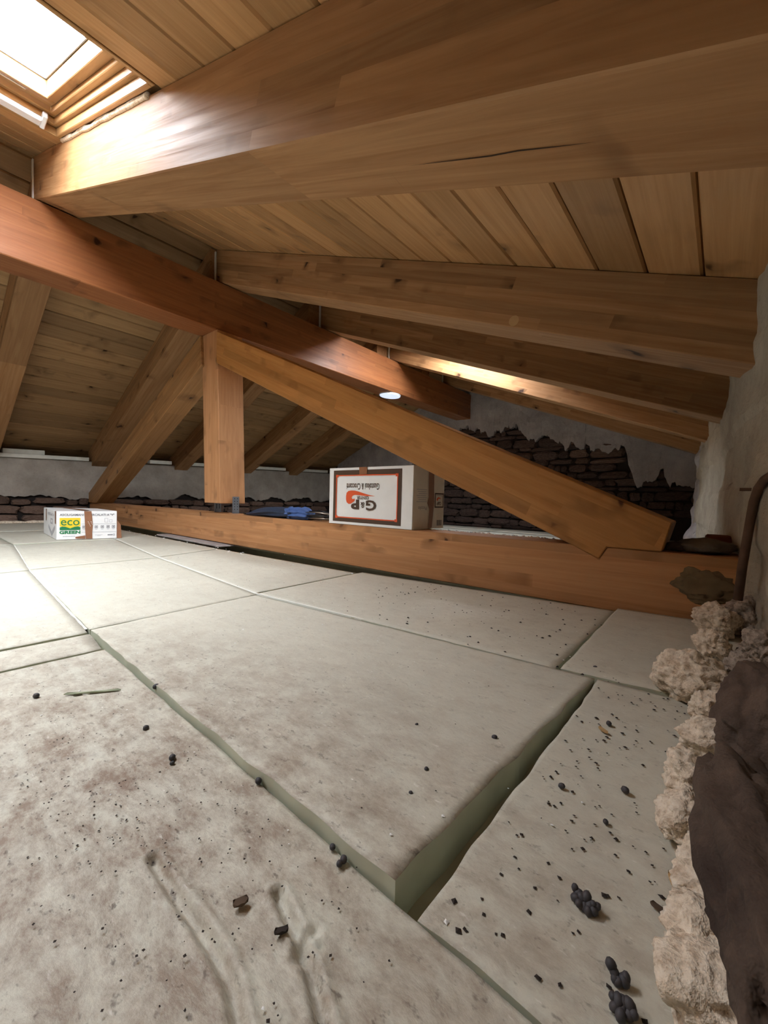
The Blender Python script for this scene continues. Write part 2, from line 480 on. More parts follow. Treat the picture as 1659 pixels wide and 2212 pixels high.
for j in range(6):
    for i in range(5):
        panel([(-3.75+i*.745, 1.13+j*.41), (-3.75+i*.745+.74, 1.13+j*.41), (-3.75+i*.745+.74, 1.13+j*.41+.405), (-3.75+i*.745, 1.13+j*.41+.405)], nx=6, ny=4, seed=60+i+7*j)

def filler(P, w, zo=.0006):
    V = [(x, y-w, FZ+zo) for x, y in P]+[(x, y+w, FZ+zo) for x, y in P]+[(x, y-w, FZ-.02) for x, y in P]+[(x, y+w, FZ-.02) for x, y in P]
    n = len(P)
    F = [(i, i+1, n+i+1, n+i) for i in range(n-1)]+[(2*n+i, 2*n+i+1, i+1, i) for i in range(n-1)]+[(n+i, n+i+1, 3*n+i+1, 3*n+i) for i in range(n-1)]
    return obj('joint_filler', V, F, M_FOAMW, floor)
def wav(P, n=60):
    out = []
    for i in range(len(P)-1):
        for k in range(n):
            t = k/n; x = P[i][0]+(P[i+1][0]-P[i][0])*t; y = P[i][1]+(P[i+1][1]-P[i][1])*t
            out.append((x, y+.0012*noise.noise(Vector((x*30, 1, 0)))))
    return out+[P[-1]]
filler(wav([(-3.0, .79), (-2.39, .729), (-1.637, .6385), (-.888, .5765), (-.55, .605)]), .0028)
filler(wav([(-2.36, .3325), (-1.612, .262), (-.86, .216)]), .0022, -.0012)

# ------------------------------------------------------------------ ceiling: deck and boards
HX = (-1.59, -0.872)      # skylight opening along the slope
HY = ((-.225, .333), (1.846, 2.408), (-.922, -.364), (-1.62, -1.062))  # last two openings are added for fill light
TH0, TH1 = .017, .15
def slab_r(x0, x1, y0, y1, V, F):
    n = len(V)
    V += [(x0, y0, zr(x0, TH0)), (x1, y0, zr(x1, TH0)), (x1, y1, zr(x1, TH0)), (x0, y1, zr(x0, TH0)),
          (x0, y0, zr(x0, TH1)), (x1, y0, zr(x1, TH1)), (x1, y1, zr(x1, TH1)), (x0, y1, zr(x0, TH1))]
    F += [tuple(n+k for k in f) for f in BOXF]
V, F = [], []
Y0, Y1 = -4.3, 4.0
XE = .32
slab_r(XR-.03, HX[0], Y0, Y1, V, F); slab_r(HX[1], XE, Y0, Y1, V, F)
for a, b in ((Y0, HY[3][0]), (HY[3][1], HY[2][0]), (HY[2][1], HY[0][0]), (HY[0][1], HY[1][0]), (HY[1][1], Y1)): slab_r(HX[0], HX[1], a, b, V, F)
n = len(V)
xl0 = -4.45
V += [(xl0, Y0, zl(xl0, TH0)), (XR+.03, Y0, zl(XR+.03, TH0)), (XR+.03, Y1, zl(XR+.03, TH0)), (xl0, Y1, zl(xl0, TH0)),
      (xl0, Y0, zl(xl0, TH1)), (XR+.03, Y0, zl(XR+.03, TH1)), (XR+.03, Y1, zl(XR+.03, TH1)), (xl0, Y1, zl(xl0, TH1))]
F += [tuple(n+k for k in f) for f in BOXF]
ceiling = obj('ceiling', V, F, M_BOARD_L)
tag(ceiling, 'pitched timber board ceiling on both slopes', None, None, 'structure')

RY = [-1.05, -.36, .335, 1.034, 1.72, 2.41, 3.18]       # front faces, right rafters
LY = [-1.0, -.33, .343, 1.009, 1.634, 2.28, 2.86]      # left rafters
RW = .123
BW = .0975
bcache = {}
def board(slope, xa, xb, y0, y1):
    """one tongue-and-groove board between xa<xb, lying along Y"""
    zf = zr if slope == 'r' else zl
    sl = SR if slope == 'r' else -SL
    w = (xb-xa)*math.hypot(1, sl); L = y1-y0
    key = (slope, round(w, 3), round(L, 3))
    if key not in bcache:
        hw, gp, ch, t = w/2*S, .0016*S, .0042*S, .0165*S
        pr = [(-hw+gp, t), (-hw+gp, ch), (-hw+gp+ch*.9, 0), (hw-gp-ch*.9, 0), (hw-gp, ch), (hw-gp, t)]
        v = [(-L/2*S, y, z) for y, z in pr]+[(L/2*S, y, z) for y, z in pr]
        f = [list(range(6)), list(range(11, 5, -1))]+[[i, (i+1) % 6, 6+(i+1) % 6, 6+i] for i in range(6)]
        bcache[key] = me_from('board', v, f, M_BOARD if slope == 'r' else M_BOARD_L)
    xm = (xa+xb)/2
    ez = Vector((sl, 0, 1)).normalized()
    mw = frame((xm, (y0+y1)/2, zf(xm)), (0, 1, 0), ez.cross(Vector((0, 1, 0))), ez)
    o = bpy.data.objects.new('board', bcache[key])
    return link(o, ceiling, mw)
ends = [-1.7]+[y+RW/2 for y in RY]+[3.62]
phase = [-.03, -.02, -.797, -.049, -.03, -.06, -.02, -.05]
for k in range(len(ends)-1):
    y0, y1 = ends[k]+.001, ends[k+1]-.001
    ph = phase[k]
    x = ph - math.ceil((ph+2.0)/BW)*BW
    while x < .24:
        xa, xb = max(x, XR+.004), x+BW
        if xb > xa+.02:
            if k in (0, 1, 2, 5) and xb > HX[0] and xa < HX[1]:
                if xa < HX[0]-.02: board('r', xa, HX[0], y0, y1)
                if xb > HX[1]+.02: board('r', HX[1], xb, y0, y1)
            else: board('r', xa, xb, y0, y1)
        x += BW
ends = [-1.7]+[y+.06 for y in LY]+[3.62]
for k in range(len(ends)-1):
    x = XR-.003-rnd.random()*.03
    while x > -4.15:
        board('l', x-.085, x, ends[k]+.001, ends[k+1]-.001); x -= .085

# ------------------------------------------------------------------ roof timbers
def beam_frame(o, slope):
    ex = Vector((1, 0, -slope)).normalized(); ey = Vector((0, 1, 0)); ez = ex.cross(ey)
    return frame(o, ex, ey, ez)
RB = .2847
RP = [(-4.2, .09), (-1.5, .075), (.7, .058), (1.0, .036), (1.15, .020), (1.72, -.006), (2.41, -.068), (2.85, -.11), (3.7, -.15)]
def rw(y):
    for (a, xa), (b, xb) in zip(RP, RP[1:]):
        if a <= y <= b: return xa+(xb-xa)*(y-a)/(b-a)
    return RP[-1][1]
rlab = ['rafter farthest behind the viewer on the right slope', 'broad ceiling rafter behind the skylight, nearest to the viewer', 'nearest big rafter beside the skylight, sunlit at its left end',
        'second rafter, crossing the middle right above the slanting strut', 'third rafter in shade, just beneath the second one on the right slope',
        'fourth rafter with a bright daylight patch on its face', 'farthest right-slope rafter, close to the plastered gable wall']
for i, y in enumerate(RY):
    xe = rw(y)+.02
    poly = [(XR+.004, RB-SR*XR), (xe, RB-SR*xe), (xe, zr(xe)-.0008), (XR+.004, zr(XR+.004)-.0008)]
    # bird's mouth over the ridge is approximated by starting just above its top
    o = prism('rafter', poly, y, y+RW, M_RAFTER, mw=beam_frame((XR, y+RW/2, RB-SR*XR+.08), SR), bevel=.003)
    tag(o, rlab[i], 'rafter', 'rafters of the right roof slope')
    e = box('end_strip', (XR-.008, y-.004, RB-SR*XR), (XR+.003, y+.006, zr(XR)-.012), M_FOAMW, o, bevel=0)
llab = ['rafter farthest behind the viewer on the left slope', 'left-slope rafter just outside the picture behind the viewer', 'left-slope rafter at the left edge of the picture, dusty brown',
        'left-slope rafter running down to the wall just left of the diagonal strut', 'left-slope rafter seen right behind the upright post',
        'left-slope rafter between the post and the logo carton', 'farthest left-slope rafter, above the logo carton by the gable']
for i, y in enumerate(LY):
    zb = lambda x: 1.028+SL*(x+2.07)
    xe = -3.97
    poly = [(xe, zb(xe)), (XR-.010, zb(XR-.010)), (XR-.010, zl(XR-.010)-.0008), (xe, zl(xe)-.0008)]
    o = prism('rafter', poly, y, y+.115, M_RAFTER, mw=beam_frame((XR, y+.06, zb(XR)+.08), -SL), bevel=.003)
    tag(o, llab[i], 'rafter', 'rafters of the left roof slope')
# ridge beam
o = box('ridge_beam', (-2.068, -4.1, .796), (-1.917, 3.612, 1.028), M_RIDGE, mw=frame((-1.99, 0, .91), (0, 1, 0), (-1, 0, 0), (0, 0, 1)), bevel=.004)
tag(o, 'long reddish-brown ridge beam running away over the upright post', 'beam')
# tie beam with the strut seat cut in it
ZT, ZB = -.093, -.2315
poly = [(-3.93, ZB), (.12, ZB), (.12, ZT), (-.191, ZT), (-.206, -.1205), (-.262, ZT), (-3.93, ZT)]
o = prism('tie_beam', poly, 1.0, 1.107, M_TIE, mw=frame((-2, 1.05, -.16), (1, 0, 0), (0, 1, 0), (0, 0, 1)), bevel=.0025)
tag(o, 'horizontal orange-brown tie beam lying along the floor under the truss', 'beam')
# king post (leans a little)
def post_x(z): return -2.0095-.0545*(z+.044)
pv = []
for y in (1.0, 1.134):
    for z, dx in ((-.044, 0), (-.044, .154), (.795, .150), (.795, 0)): pv.append((post_x(z)+dx, y, z))
o = hexa('king_post', pv, M_POST, mw=frame((-1.93, 1.06, .3), (0, 0, 1), (0, 1, 0), (-1, 0, 0)), bevel=.003)
tag(o, 'upright square timber post hanging under the ridge beam', 'post')
post = o
# right strut
SS = .4456
st = lambda x: -.0660-SS*x
sb = lambda x: -.2165-SS*x
poly = [(-1.885, sb(-1.885)), (-.206, -.1195), (-.1915, -.0922), (-.0915, -.0922), (-.0765, st(-.0765)), (-1.905, st(-1.905)), (-1.905, sb(-1.905)+.002)]
o = prism('strut', poly, .997, 1.104, M_STRUT, mw=beam_frame((-1, 1.05, .3), SS), bevel=.0025)
tag(o, 'long diagonal strut falling from the post to the right end of the tie beam', 'strut')
# left strut
lt = lambda x: 1.704+SS*x
lb = lambda x: 1.545+SS*x
poly = [(-3.865, -.0925), (-3.68, -.0925), (-2.028, lb(-2.028)), (-2.045, lt(-2.045)), (-3.865, lt(-3.865))]
o = prism('strut', poly, .985, 1.10, M_LSTRUT, mw=beam_frame((-3, 1.05, .4), -SS), bevel=.0025)
tag(o, 'shorter-looking diagonal strut falling left from the post to the low wall', 'strut')

# brackets under the post
def plate(x, y0, y1, z0, z1, lab):
    p = box('bracket', (x, y0, z0), (x+.004, y1, z1), M_ZINC, bevel=0)
    tag(p, lab, 'bracket', 'steel plates under the post')
    for r in range(5):
        for c in range(2):
            zz = z0+.02+(z1-z0-.03)*r/4; yy = y0+(y1-y0)*(.28+.44*c)
            bm = [( .0045, .0024*math.cos(a), .0024*math.sin(a)) for a in [k*math.pi/4 for k in range(8)]]
            obj('hole', [(x+q[0], yy+q[1], zz+q[2]) for q in bm], [list(range(8))], M_HOLE, p)
    return p
plate(-1.848, 1.060, 1.094, -.0925, -.010, 'perforated steel strap on the right face at the foot of the post')
plate(-2.022, 1.060, 1.094, -.0925, -.043, 'steel strap in shade behind the foot of the post')

# round, weakly glowing disc on the underside of the ridge
glow_disc = empty('round_disc', (-1.99, 2.43, .79))
def disc(name, c, r, z0, z1, m, parent, seg=32):
    v = [(c[0]+r*math.cos(2*math.pi*k/seg), c[1]+r*1.25*math.sin(2*math.pi*k/seg), z) for z in (z0, z1) for k in range(seg)]
    f = [list(range(seg)), list(range(2*seg-1, seg-1, -1))]+[(k, (k+1) % seg, seg+(k+1) % seg, seg+k) for k in range(seg)]
    return obj(name, v, f, m, parent)
disc('rim', (-1.99, 2.43), .075, .788, .7955, M_ALU, glow_disc)
disc('disc_face', (-1.99, 2.43), .070, .784, .7878, M_GLOW, glow_disc)
tag(glow_disc, 'pale bluish round glowing disc under the ridge beam, half hidden by the strut', 'glow_disc')

# ------------------------------------------------------------------ skylights
def skylight(name, y0, y1, lab):
    root = empty(name, (-1.2, (y0+y1)/2, zr(-1.2)))
    tag(root, lab, None, None, 'structure')
    def ring(nm, xi, yi, wx, wy, h0, h1, m, parent):
        """four rails around inner rectangle xi x yi, outward widths wx, wy"""
        bars = [((xi[0]-wx, xi[0]), (yi[0]-wy, yi[1]+wy)), ((xi[1], xi[1]+wx), (yi[0]-wy, yi[1]+wy)),
                ((xi[0], xi[1]), (yi[0]-wy, yi[0])), ((xi[0], xi[1]), (yi[1], yi[1]+wy))]
        out = []
        for (xa, xb), (ya, yb) in bars:
            c = [(xa, ya, zr(xa, h0)), (xb, ya, zr(xb, h0)), (xb, yb, zr(xb, h0)), (xa, yb, zr(xa, h0)),
                 (xa, ya, zr(xa, h1)), (xb, ya, zr(xb, h1)), (xb, yb, zr(xb, h1)), (xa, yb, zr(xa, h1))]
            alongx = (xb-xa) > (yb-ya)
            ez = Vector((SR, 0, 1)).normalized(); ex = Vector((1, 0, -SR)).normalized() if alongx else Vector((0, 1, 0))
            out.append(hexa(nm, c, m, parent, frame(((xa+xb)/2, (ya+yb)/2, zr((xa+xb)/2, h0)), ex, ez.cross(ex), ez), bevel=.002))
        return out
    ring('lining', (-1.575, -.885), (y0+.012, y1-.016), .014, .010, -.002, .022, M_WINWOOD, root)
    ring('outer_frame', (-1.548, -.905), (y0+.022, y1-.026), .040, .020, .022, .075, M_WINWOOD, root)
    ring('frame_step', (-1.520, -.93), (y0+.036, y1-.040), .028, .014, .040, .10, M_WINWOOD, root)
    sash = empty('sash', (-1.2, (y0+y1)/2, zr(-1.2, .08)))
    bpy.context.view_layer.update()
    sash.parent = root; sash.matrix_basis = WM[root.name].inverted() @ WM[sash.name]
    ring('rail', (-1.457, -.985), (y0+.052, y1-.060), .055, .020, .052, .104, M_WINWOOD, sash)
    ring('gasket', (-1.452, -.99), (y0+.057, y1-.065), .005, .005, .099, .105, M_GASKET, sash)
    xa, xb = -1.46, -.98
    hexa('pane', [(xa, y0+.05, zr(xa, .106)), (xb, y0+.05, zr(xb, .106)), (xb, y1-.058, zr(xb, .106)), (xa, y1-.058, zr(xa, .106)),
                  (xa, y0+.05, zr(xa, .110)), (xb, y0+.05, zr(xb, .110)), (xb, y1-.058, zr(xb, .110)), (xa, y1-.058, zr(xa, .110))], M_GLASS, sash)
    # white aluminium vent bar along the upper rail
    x = -1.555
    hexa('vent_bar', [(x-.016, y0+.06, zr(x, .004)), (x+.012, y0+.06, zr(x, .004)), (x+.012, y1-.055, zr(x, .004)), (x-.016, y1-.055, zr(x, .004)),
                      (x-.016, y0+.06, zr(x, .018)), (x+.012, y0+.06, zr(x, .018)), (x+.012, y1-.055, zr(x, .018)), (x-.016, y1-.055, zr(x, .018))], M_ALU, root, bevel=.003)
    hexa('bar_end', [(x-.018, y1-.056, zr(x, .002)), (x+.030, y1-.056, zr(x, .010)), (x+.030, y1-.044, zr(x, .010)), (x-.018, y1-.044, zr(x, .002)),
                     (x-.018, y1-.056, zr(x, .02)), (x+.030, y1-.056, zr(x, .024)), (x+.030, y1-.044, zr(x, .024)), (x-.018, y1-.044, zr(x, .02))], M_ALU, root, bevel=.003)
    hexa('vent_slot', [(-1.486, y0+.16, zr(-1.486, .0505)), (-1.478, y0+.16, zr(-1.478, .0505)), (-1.478, y1-.10, zr(-1.478, .0505)), (-1.486, y1-.10, zr(-1.486, .0505)),
                       (-1.486, y0+.16, zr(-1.486, .053)), (-1.478, y0+.16, zr(-1.478, .053)), (-1.478, y1-.10, zr(-1.478, .053)), (-1.486, y1-.10, zr(-1.486, .053))], M_ALU, root)
    return root
skylight('window_1', HY[0][0], HY[0][1], 'bright roof window with pale wooden sash at the top left')
skylight('window_2', HY[1][0], HY[1][1], 'roof window hidden above the far rafters')
skylight('window_fill_1', HY[2][0], HY[2][1], 'added roof window behind the viewer, for fill light')  # unseen window, put in to brighten the foreground
skylight('window_fill_2', HY[3][0], HY[3][1], 'second added roof window farther behind the viewer, for fill light')  # another unseen window, added for more fill from behind

# ------------------------------------------------------------------ walls
def strip_wall(name, P0, P1, top, bot, thick, mats, n=160, parent=None, rows=10, disp=.006, seed=1):
    """thin shell of plaster/concrete: columns between bot(t) and top(t) on the vertical plane P0->P1"""
    V, F = [], []
    d = Vector((P1[0]-P0[0], P1[1]-P0[1], 0)); nrm = Vector((d.y, -d.x, 0)).normalized()
    for i in range(n+1):
        t = i/n; b = Vector((P0[0], P0[1], 0))+d*t
        for j in range(rows+1):
            z = bot(t)+(top(t)-bot(t))*j/rows
            q = Vector((b.x*4, b.y*4, z*4+seed*7))
            off = disp*noise.fractal(q*2, .8, 2, 4)
            p = b+nrm*(thick+off); p.z = z; V.append(p)
        p = b.copy(); p.z = bot(t); V.append(p)
        p = b.copy(); p.z = top(t); V.append(p)
    m = rows+3
    for i in range(n):
        A, B = i*m, (i+1)*m
        for j in range(rows): F.append((A+j, B+j, B+j+1, A+j+1))
        F.append((A+rows+1, B+rows+1, B, A)); F.append((A+rows, B+rows, B+rows+2, A+rows+2))
    for A in (0, n*m): F.append([A+rows+1]+[A+j for j in range(rows+1)]+[A+rows+2])
    o = obj(name, V, F, mats, parent, smooth=False)
    return o
def rag(t, a, f, seed):
    return a*noise.fractal(Vector((t*f, seed*9.1, 0)), .7, 2.1, 5)
stone_pool = []
for k in range(8):
    bm = bmesh.new(); bmesh.ops.create_cube(bm, size=1)
    bmesh.ops.subdivide_edges(bm, edges=bm.edges[:], cuts=2, use_grid_fill=True)
    for v in bm.verts:
        c = v.co.copy(); l = max(abs(c.x), abs(c.y), abs(c.z))
        r = .5+(l-.5)
        w = Vector((noise.noise(c*2+Vector((k*5, 0, 0))), noise.noise(c*2+Vector((0, k*7, 3))), noise.noise(c*2+Vector((9, 2, k*3)))))
        rad = c.length
        v.co = c*(1-.22*max(0, rad-.55)/.32)+w*.16
    me = bpy.data.meshes.new('stone'); bm.to_mesh(me); bm.free(); stone_pool.append(me)
def stone(c, size, parent, mat, exn):
    me0 = stone_pool[rnd.randrange(8)]
    key = (me0.name, mat.name)
    if key not in bcache:
        m2 = me0.copy(); m2.name = 'stone'; m2.materials.append(mat); bcache[key] = m2
    ex = Vector(exn).normalized(); ez = Vector((rnd.uniform(-.08, .08)*ex.x, rnd.uniform(-.08, .08)*ex.y, 1)).normalized(); ey = ez.cross(ex).normalized()
    mw = Matrix((ex, ey, ez)).transposed().to_4x4() @ Matrix.Diagonal((size[0]*S*rnd.choice((-1, 1)), size[1]*S, size[2]*S*rnd.choice((-1, 1)), 1))
    mw = Matrix.Translation(W(c)) @ mw
    return link(bpy.data.objects.new('stone', bcache[key]), parent, mw)
# gable wall (far): rubble with plaster above
YG = 3.62
wg = prism('wall_far', [(-4.3, FZ-.1), (.3, FZ-.1), (.3, zr(.3, .05)), (XR, zr(XR, .05)), (-4.3, zl(-4.3, .05))], YG, YG+.2, M_MORTAR, bevel=0)
tag(wg, 'far gable wall of dark rubble stone with torn plaster above', None, None, 'structure')
PB = [(-3.6, .10), (-3.0, .22), (-2.75, .30), (-2.45, .48), (-2.2, .6), (-1.98, .70), (-1.80, .66), (-1.72, .60), (-1.63, .63), (-1.50, .655), (-1.40, .60), (-1.33, .54), (-1.22, .56), (-1.12, .515), (-1.02, .43),
      (-.98, .50), (-.86, .455), (-.70, .42), (-.60, .40), (-.56, .30), (-.50, .17), (-.40, .17), (-.36, .20), (-.30, .17), (-.1, .13), (.2, .1)]
def pb(x):
    for (a, za), (b, zb_) in zip(PB, PB[1:]):
        if a <= x <= b: return za+(zb_-za)*(x-a)/(b-a)
    return PB[0][1] if x < PB[0][0] else PB[-1][1]
X0, X1 = -3.75, .15
def gtop(t):
    x = X0+(X1-X0)*t; return min(zr(x), zl(x))-.004
def gbot(t):
    x = X0+(X1-X0)*t; return min(gtop(t)-.01, pb(x)+rag(t, .055, 34, 3)+rag(t, .012, 130, 5)+.035*(1 if noise.noise(Vector((t*60, 4, 2))) > .12 else 0))
gp = strip_wall('plaster', (X0, YG, 0), (X1, YG, 0), gtop, gbot, .045, M_PLAST, n=420, parent=wg, disp=.012, rows=8)
z = FZ+.0
cnt = 0
while z < .70:
    h = rnd.choice((.028, .034, .045, .058, .075))
    x = -3.25+rnd.random()*.1
    while x < -.12:
        w = rnd.choice((.05, .08, .11, .15, .21, .26))
        lim = pb(x+w/2)+.05
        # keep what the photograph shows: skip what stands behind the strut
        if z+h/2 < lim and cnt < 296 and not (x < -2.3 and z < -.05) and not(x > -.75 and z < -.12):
            pale = (x > -1.05 and x < -.6 and z > .28)
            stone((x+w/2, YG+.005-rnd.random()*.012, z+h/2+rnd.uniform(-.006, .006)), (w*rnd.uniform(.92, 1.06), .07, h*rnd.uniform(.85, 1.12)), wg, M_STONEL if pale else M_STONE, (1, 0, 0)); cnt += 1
        x += w+.004
    z += h+.003
# left wall: low concrete curb over rubble
L0, L1 = (-4.11, -4.1), (-3.735, YG)
def lw(y): return L0[0]+(L1[0]-L0[0])*(y-L0[1])/(L1[1]-L0[1])
wl = hexa('wall_left', [(L0[0]-.03, L0[1], FZ-.1), (L1[0]-.03, YG, FZ-.1), (L1[0]-.5, YG, FZ-.1), (L0[0]-.5, L0[1], FZ-.1),
                        (L0[0]-.03, L0[1], .09), (L1[0]-.03, YG, .262), (L1[0]-.5, YG, .262), (L0[0]-.5, L0[1], .09)], M_MORTAR)
tag(wl, 'low left wall, grey concrete curb above rubble stones', None, None, 'structure')
ltop = lambda t: .102+(.298-.102)*t
lbot = lambda t: -.09+.06*t+rag(t, .045, 39, 8)
cb = strip_wall('curb', (L1[0], L1[1]), (L0[0], L0[1]), lambda t: ltop(1-t), lambda t: lbot(1-t), .02, M_CONC, n=440, parent=wl, disp=.008, seed=4)
# added board behind the rafters, closes the eaves against sky light
hexa('added_eaves_board', [(-4.15, -4.2, .0), (-4.07, 3.8, .0), (-4.2, 3.8, .0), (-4.3, -4.2, .0), (-4.15, -4.2, .55), (-4.07, 3.8, .55), (-4.2, 3.8, .55), (-4.3, -4.2, .55)], M_BOARD_L, wl)
z = FZ
for h in (.058, .072, .05):
    y = rnd.uniform(-.1, .05)
    while y < 3.3:
        w = rnd.choice((.07, .11, .15, .2, .27))
        stone((lw(y)-.02+rnd.uniform(-.012, .006), y+w/2, z+h/2+rnd.uniform(-.008, .008)), (w*rnd.uniform(.9, 1.04), .08, h*rnd.uniform(.75, 1.15)), wl, M_STONEL, (.066, 1, 0))
        y += w+.004
    z += h
# right wall
wr = None
V, F = [], []
NY, NZ = 360, 46
for i in range(NY+1):
    yy = -4.2+(3.7+4.2)*(i/NY)
    for j in range(NZ+1):
        t = j/NZ; zz = FZ-.05+(zr(rw(yy))+.06-FZ)*t
        q = Vector((yy*3, zz*3, 2.2))
        low = max(0, (-.02-zz)/.2)
        off = .010*noise.fractal(q*2, .8, 2, 5)+.02*low*noise.fractal(q*5, .8, 2, 4)
        # shuttering ledges
        off += .006*math.floor((zz+.03*noise.noise(q)+.6)/.13) % .012
        lean = -.05*max(0, .40-zz)*(1 if yy > .9 else 0)
        V.append((rw(yy)+off+lean*.4, yy, zz))
for i in range(NY):
    for j in range(NZ):
        a = i*(NZ+1)+j; F.append((a, a+NZ+1, a+NZ+2, a+1))
nb = len(V)
V += [(.4, -4.2, FZ-.05), (.4, 3.7, FZ-.05), (.4, 3.7, zr(.0)+.1), (.4, -4.2, zr(.0)+.1)]
F.append((nb, nb+1, nb+2, nb+3))
wr = obj('wall_right', V, F, M_WALLR)
tag(wr, 'rough concrete wall at the right edge of the attic', None, None, 'structure')
# back wall behind the viewer
wb = prism('wall_back', [(-4.4, FZ-.1), (.35, FZ-.1), (.35, zr(.35, .05)), (XR, zr(XR, .05)), (-4.4, zl(-4.4, .05))], -4.2, -4.1, M_MORTAR, bevel=0)
tag(wb, 'back gable wall behind the viewer', None, None, 'structure')

# flaking plaster pier at the far end of the right wall
V, F = [], []
n1, n2 = 14, 40
for j in range(n2+1):
    zz = -.235+(.34+.235)*j/n2
    wdt = .06+.035*noise.noise(Vector((zz*9, 3, 1)))-.03*(j/n2)
    for i in range(n1+1):
        s = i/n1
        xx = -.085-wdt+(.02+wdt+.03)*s
        q = Vector((xx*10, zz*10, 4))
        yy = 2.72+.16*(1-s)**2+.03*noise.fractal(q*1.6, .8, 2, 4)
        V.append((xx+.012*noise.noise(q*2.2), yy, zz))
for j in range(n2):
    for i in range(n1):
        a = j*(n1+1)+i; F.append((a, a+1, a+n1+2, a+n1+1))
nb = len(V)
for j in range(n2+1): V.append((V[j*(n1+1)][0]+.01, 3.3, V[j*(n1+1)][2]))
for j in range(n2): F.append((j*(n1+1), nb+j, nb+j+1, (j+1)*(n1+1)))
pier = obj('flaking_pier', V, F, M_PIER, wr)

# ------------------------------------------------------------------ white foam strips on the left wall
for (ya, yb, z0, hh, xo, lab) in (
        (.40, .985, .0, .028, -.02, 'long white foam strip on the low wall, below a shorter block'),
        (.49, .72, .029, .034, -.05, 'short white foam block lying on the long foam strip'),
        (1.42, 1.60, .006, .03, -.02, 'small white foam strip between strut and upright post'),
        (1.78, 2.24, .004, .03, -.02, 'white foam strip behind the upright post'),
        (2.42, 2.80, .004, .03, -.02, 'white foam strip between two left rafters, past the post'),
        (2.98, 3.40, .004, .03, -.02, 'farthest white foam strip, left of the logo carton')):
    zt = lambda yy: ltop((yy-L0[1])/(L1[1]-L0[1]))+z0+.002
    c = []
    for z_ in (0, hh):
        for (yy, dx) in ((ya, .0), (yb, .0), (yb, -.06), (ya, -.06)): c.append((lw(yy)+xo+dx+.03, yy, zt(yy)+z_))
    tag(hexa('foam_strip', c, M_FOAMW, bevel=.003), lab, 'foam strip', 'foam strips on the left wall')

# ------------------------------------------------------------------ print and text on flat faces
class Face:
    """flat face: origin (top-left as seen), right vector, down vector in survey units"""
    def __init__(s, o, right, down, parent, off=.0006):
        s.o = Vector(o); s.r = Vector(right); s.d = Vector(down); s.p = parent
        s.n = s.d.cross(s.r).normalized(); s.off = off; s.lay = 0
    def pt(s, u, v, k=0): return s.o+s.r*u+s.d*v+s.n*(s.off*(1+k))
    def poly(s, name, uv, m, k=0):
        return obj(name, [s.pt(u, v, k) for u, v in uv], [list(range(len(uv)))], m, s.p)
    def rect(s, name, u0, v0, u1, v1, m, k=0):
        return s.poly(name, [(u0, v0), (u1, v0), (u1, v1), (u0, v1)], m, k)
    def ringr(s, name, u0, v0, u1, v1, tu, tv, m, k=0):
        a = [(u0, v0), (u1, v0), (u1, v1), (u0, v1)]; b = [(u0+tu, v0+tv), (u1-tu, v0+tv), (u1-tu, v1-tv), (u0+tu, v1-tv)]
        return obj(name, [s.pt(u, v, k) for u, v in a+b], [(i, (i+1) % 4, 4+(i+1) % 4, 4+i) for i in range(4)], m, s.p)
    def text(s, name, body, u0, v0, u1, v1, m, flip=False, bold=0.0, k=1):
        cu = bpy.data.curves.new(name, 'FONT'); cu.body = body; cu.size = 1; cu.offset = bold; cu.resolution_u = 3
        to = bpy.data.objects.new(name, cu); COL.objects.link(to)
        bpy.context.view_layer.update()
        me = bpy.data.meshes.new_from_object(to.evaluated_get(bpy.context.evaluated_depsgraph_get()))
        bpy.data.objects.remove(to)
        xs = [v.co.x for v in me.vertices]; ys = [v.co.y for v in me.vertices]
        ax, bx, ay, by = min(xs), max(xs), min(ys), max(ys)
        V = []
        for v in me.vertices:
            a = (v.co.x-ax)/(bx-ax); b = 1-(v.co.y-ay)/(by-ay)
            if flip: a, b = 1-a, 1-b
            V.append(s.pt(u0+(u1-u0)*a, v0+(v1-v0)*b, k))
        F = [list(p.vertices) for p in me.polygons]
        bpy.data.meshes.remove(me)
        return obj(name, V, F, m, s.p)

# ------------------------------------------------------------------ logo carton on the tie beam
cart = empty('logo_carton', (-.90, 1.09, ZT))
tag(cart, 'white carton with upside-down orange and brown logo, standing on the tie beam', 'carton')
x0, x1, y0, y1, z0, z1 = -1.086, -.719, .999, 1.176, ZT+.0008, .1035
hexa('carton_body', [(x0, y0, z0), (x1, y0, z0), (x1, y1, z0), (x0, y1, z0), (x0-.002, y0, z1), (x1+.001, y0, z1), (x1, y1, z1-.006), (x0, y1, z1-.006)],
     [M_CARD, M_CARDS], cart, bevel=.0015, fm=None)
f = Face((x0, y0, z1), (x1-x0, 0, 0), (0, 0, z0-z1), cart)
f.n = Vector((0, -1, 0))
f.ringr('brown_border', .057, .045, .887, .953, .042, .085, M_BROWN)
f.ringr('orange_border', .096, .128, .848, .885, .010, .018, M_ORANGE, 2)
for (u, v) in ((.094, .122), (.822, .122), (.094, .85), (.822, .85)): f.rect('orange_corner', u, v, u+.030, v+.045, M_ORANGE, 3)
f.text('slogan_print', 'Gustolosi & Croccanti', .236, .275, .640, .385, M_BROWN, True, .012)
sw = [(.232, .50), (.238, .44), (.262, .41), (.30, .40), (.345, .402), (.40, .42), (.47, .452), (.54, .478), (.595, .49), (.54, .492), (.46, .488), (.39, .478),
      (.345, .476), (.318, .492), (.305, .52), (.312, .545), (.328, .552), (.336, .54), (.330, .53), (.345, .545), (.345, .575), (.325, .60), (.298, .63), (.268, .635), (.242, .61), (.232, .56)]
f.poly('swoosh', sw, M_ORANGE, 1)
f.text('center_print', 'CENTER', .372, .495, .518, .548, M_BROWN, True, .02)
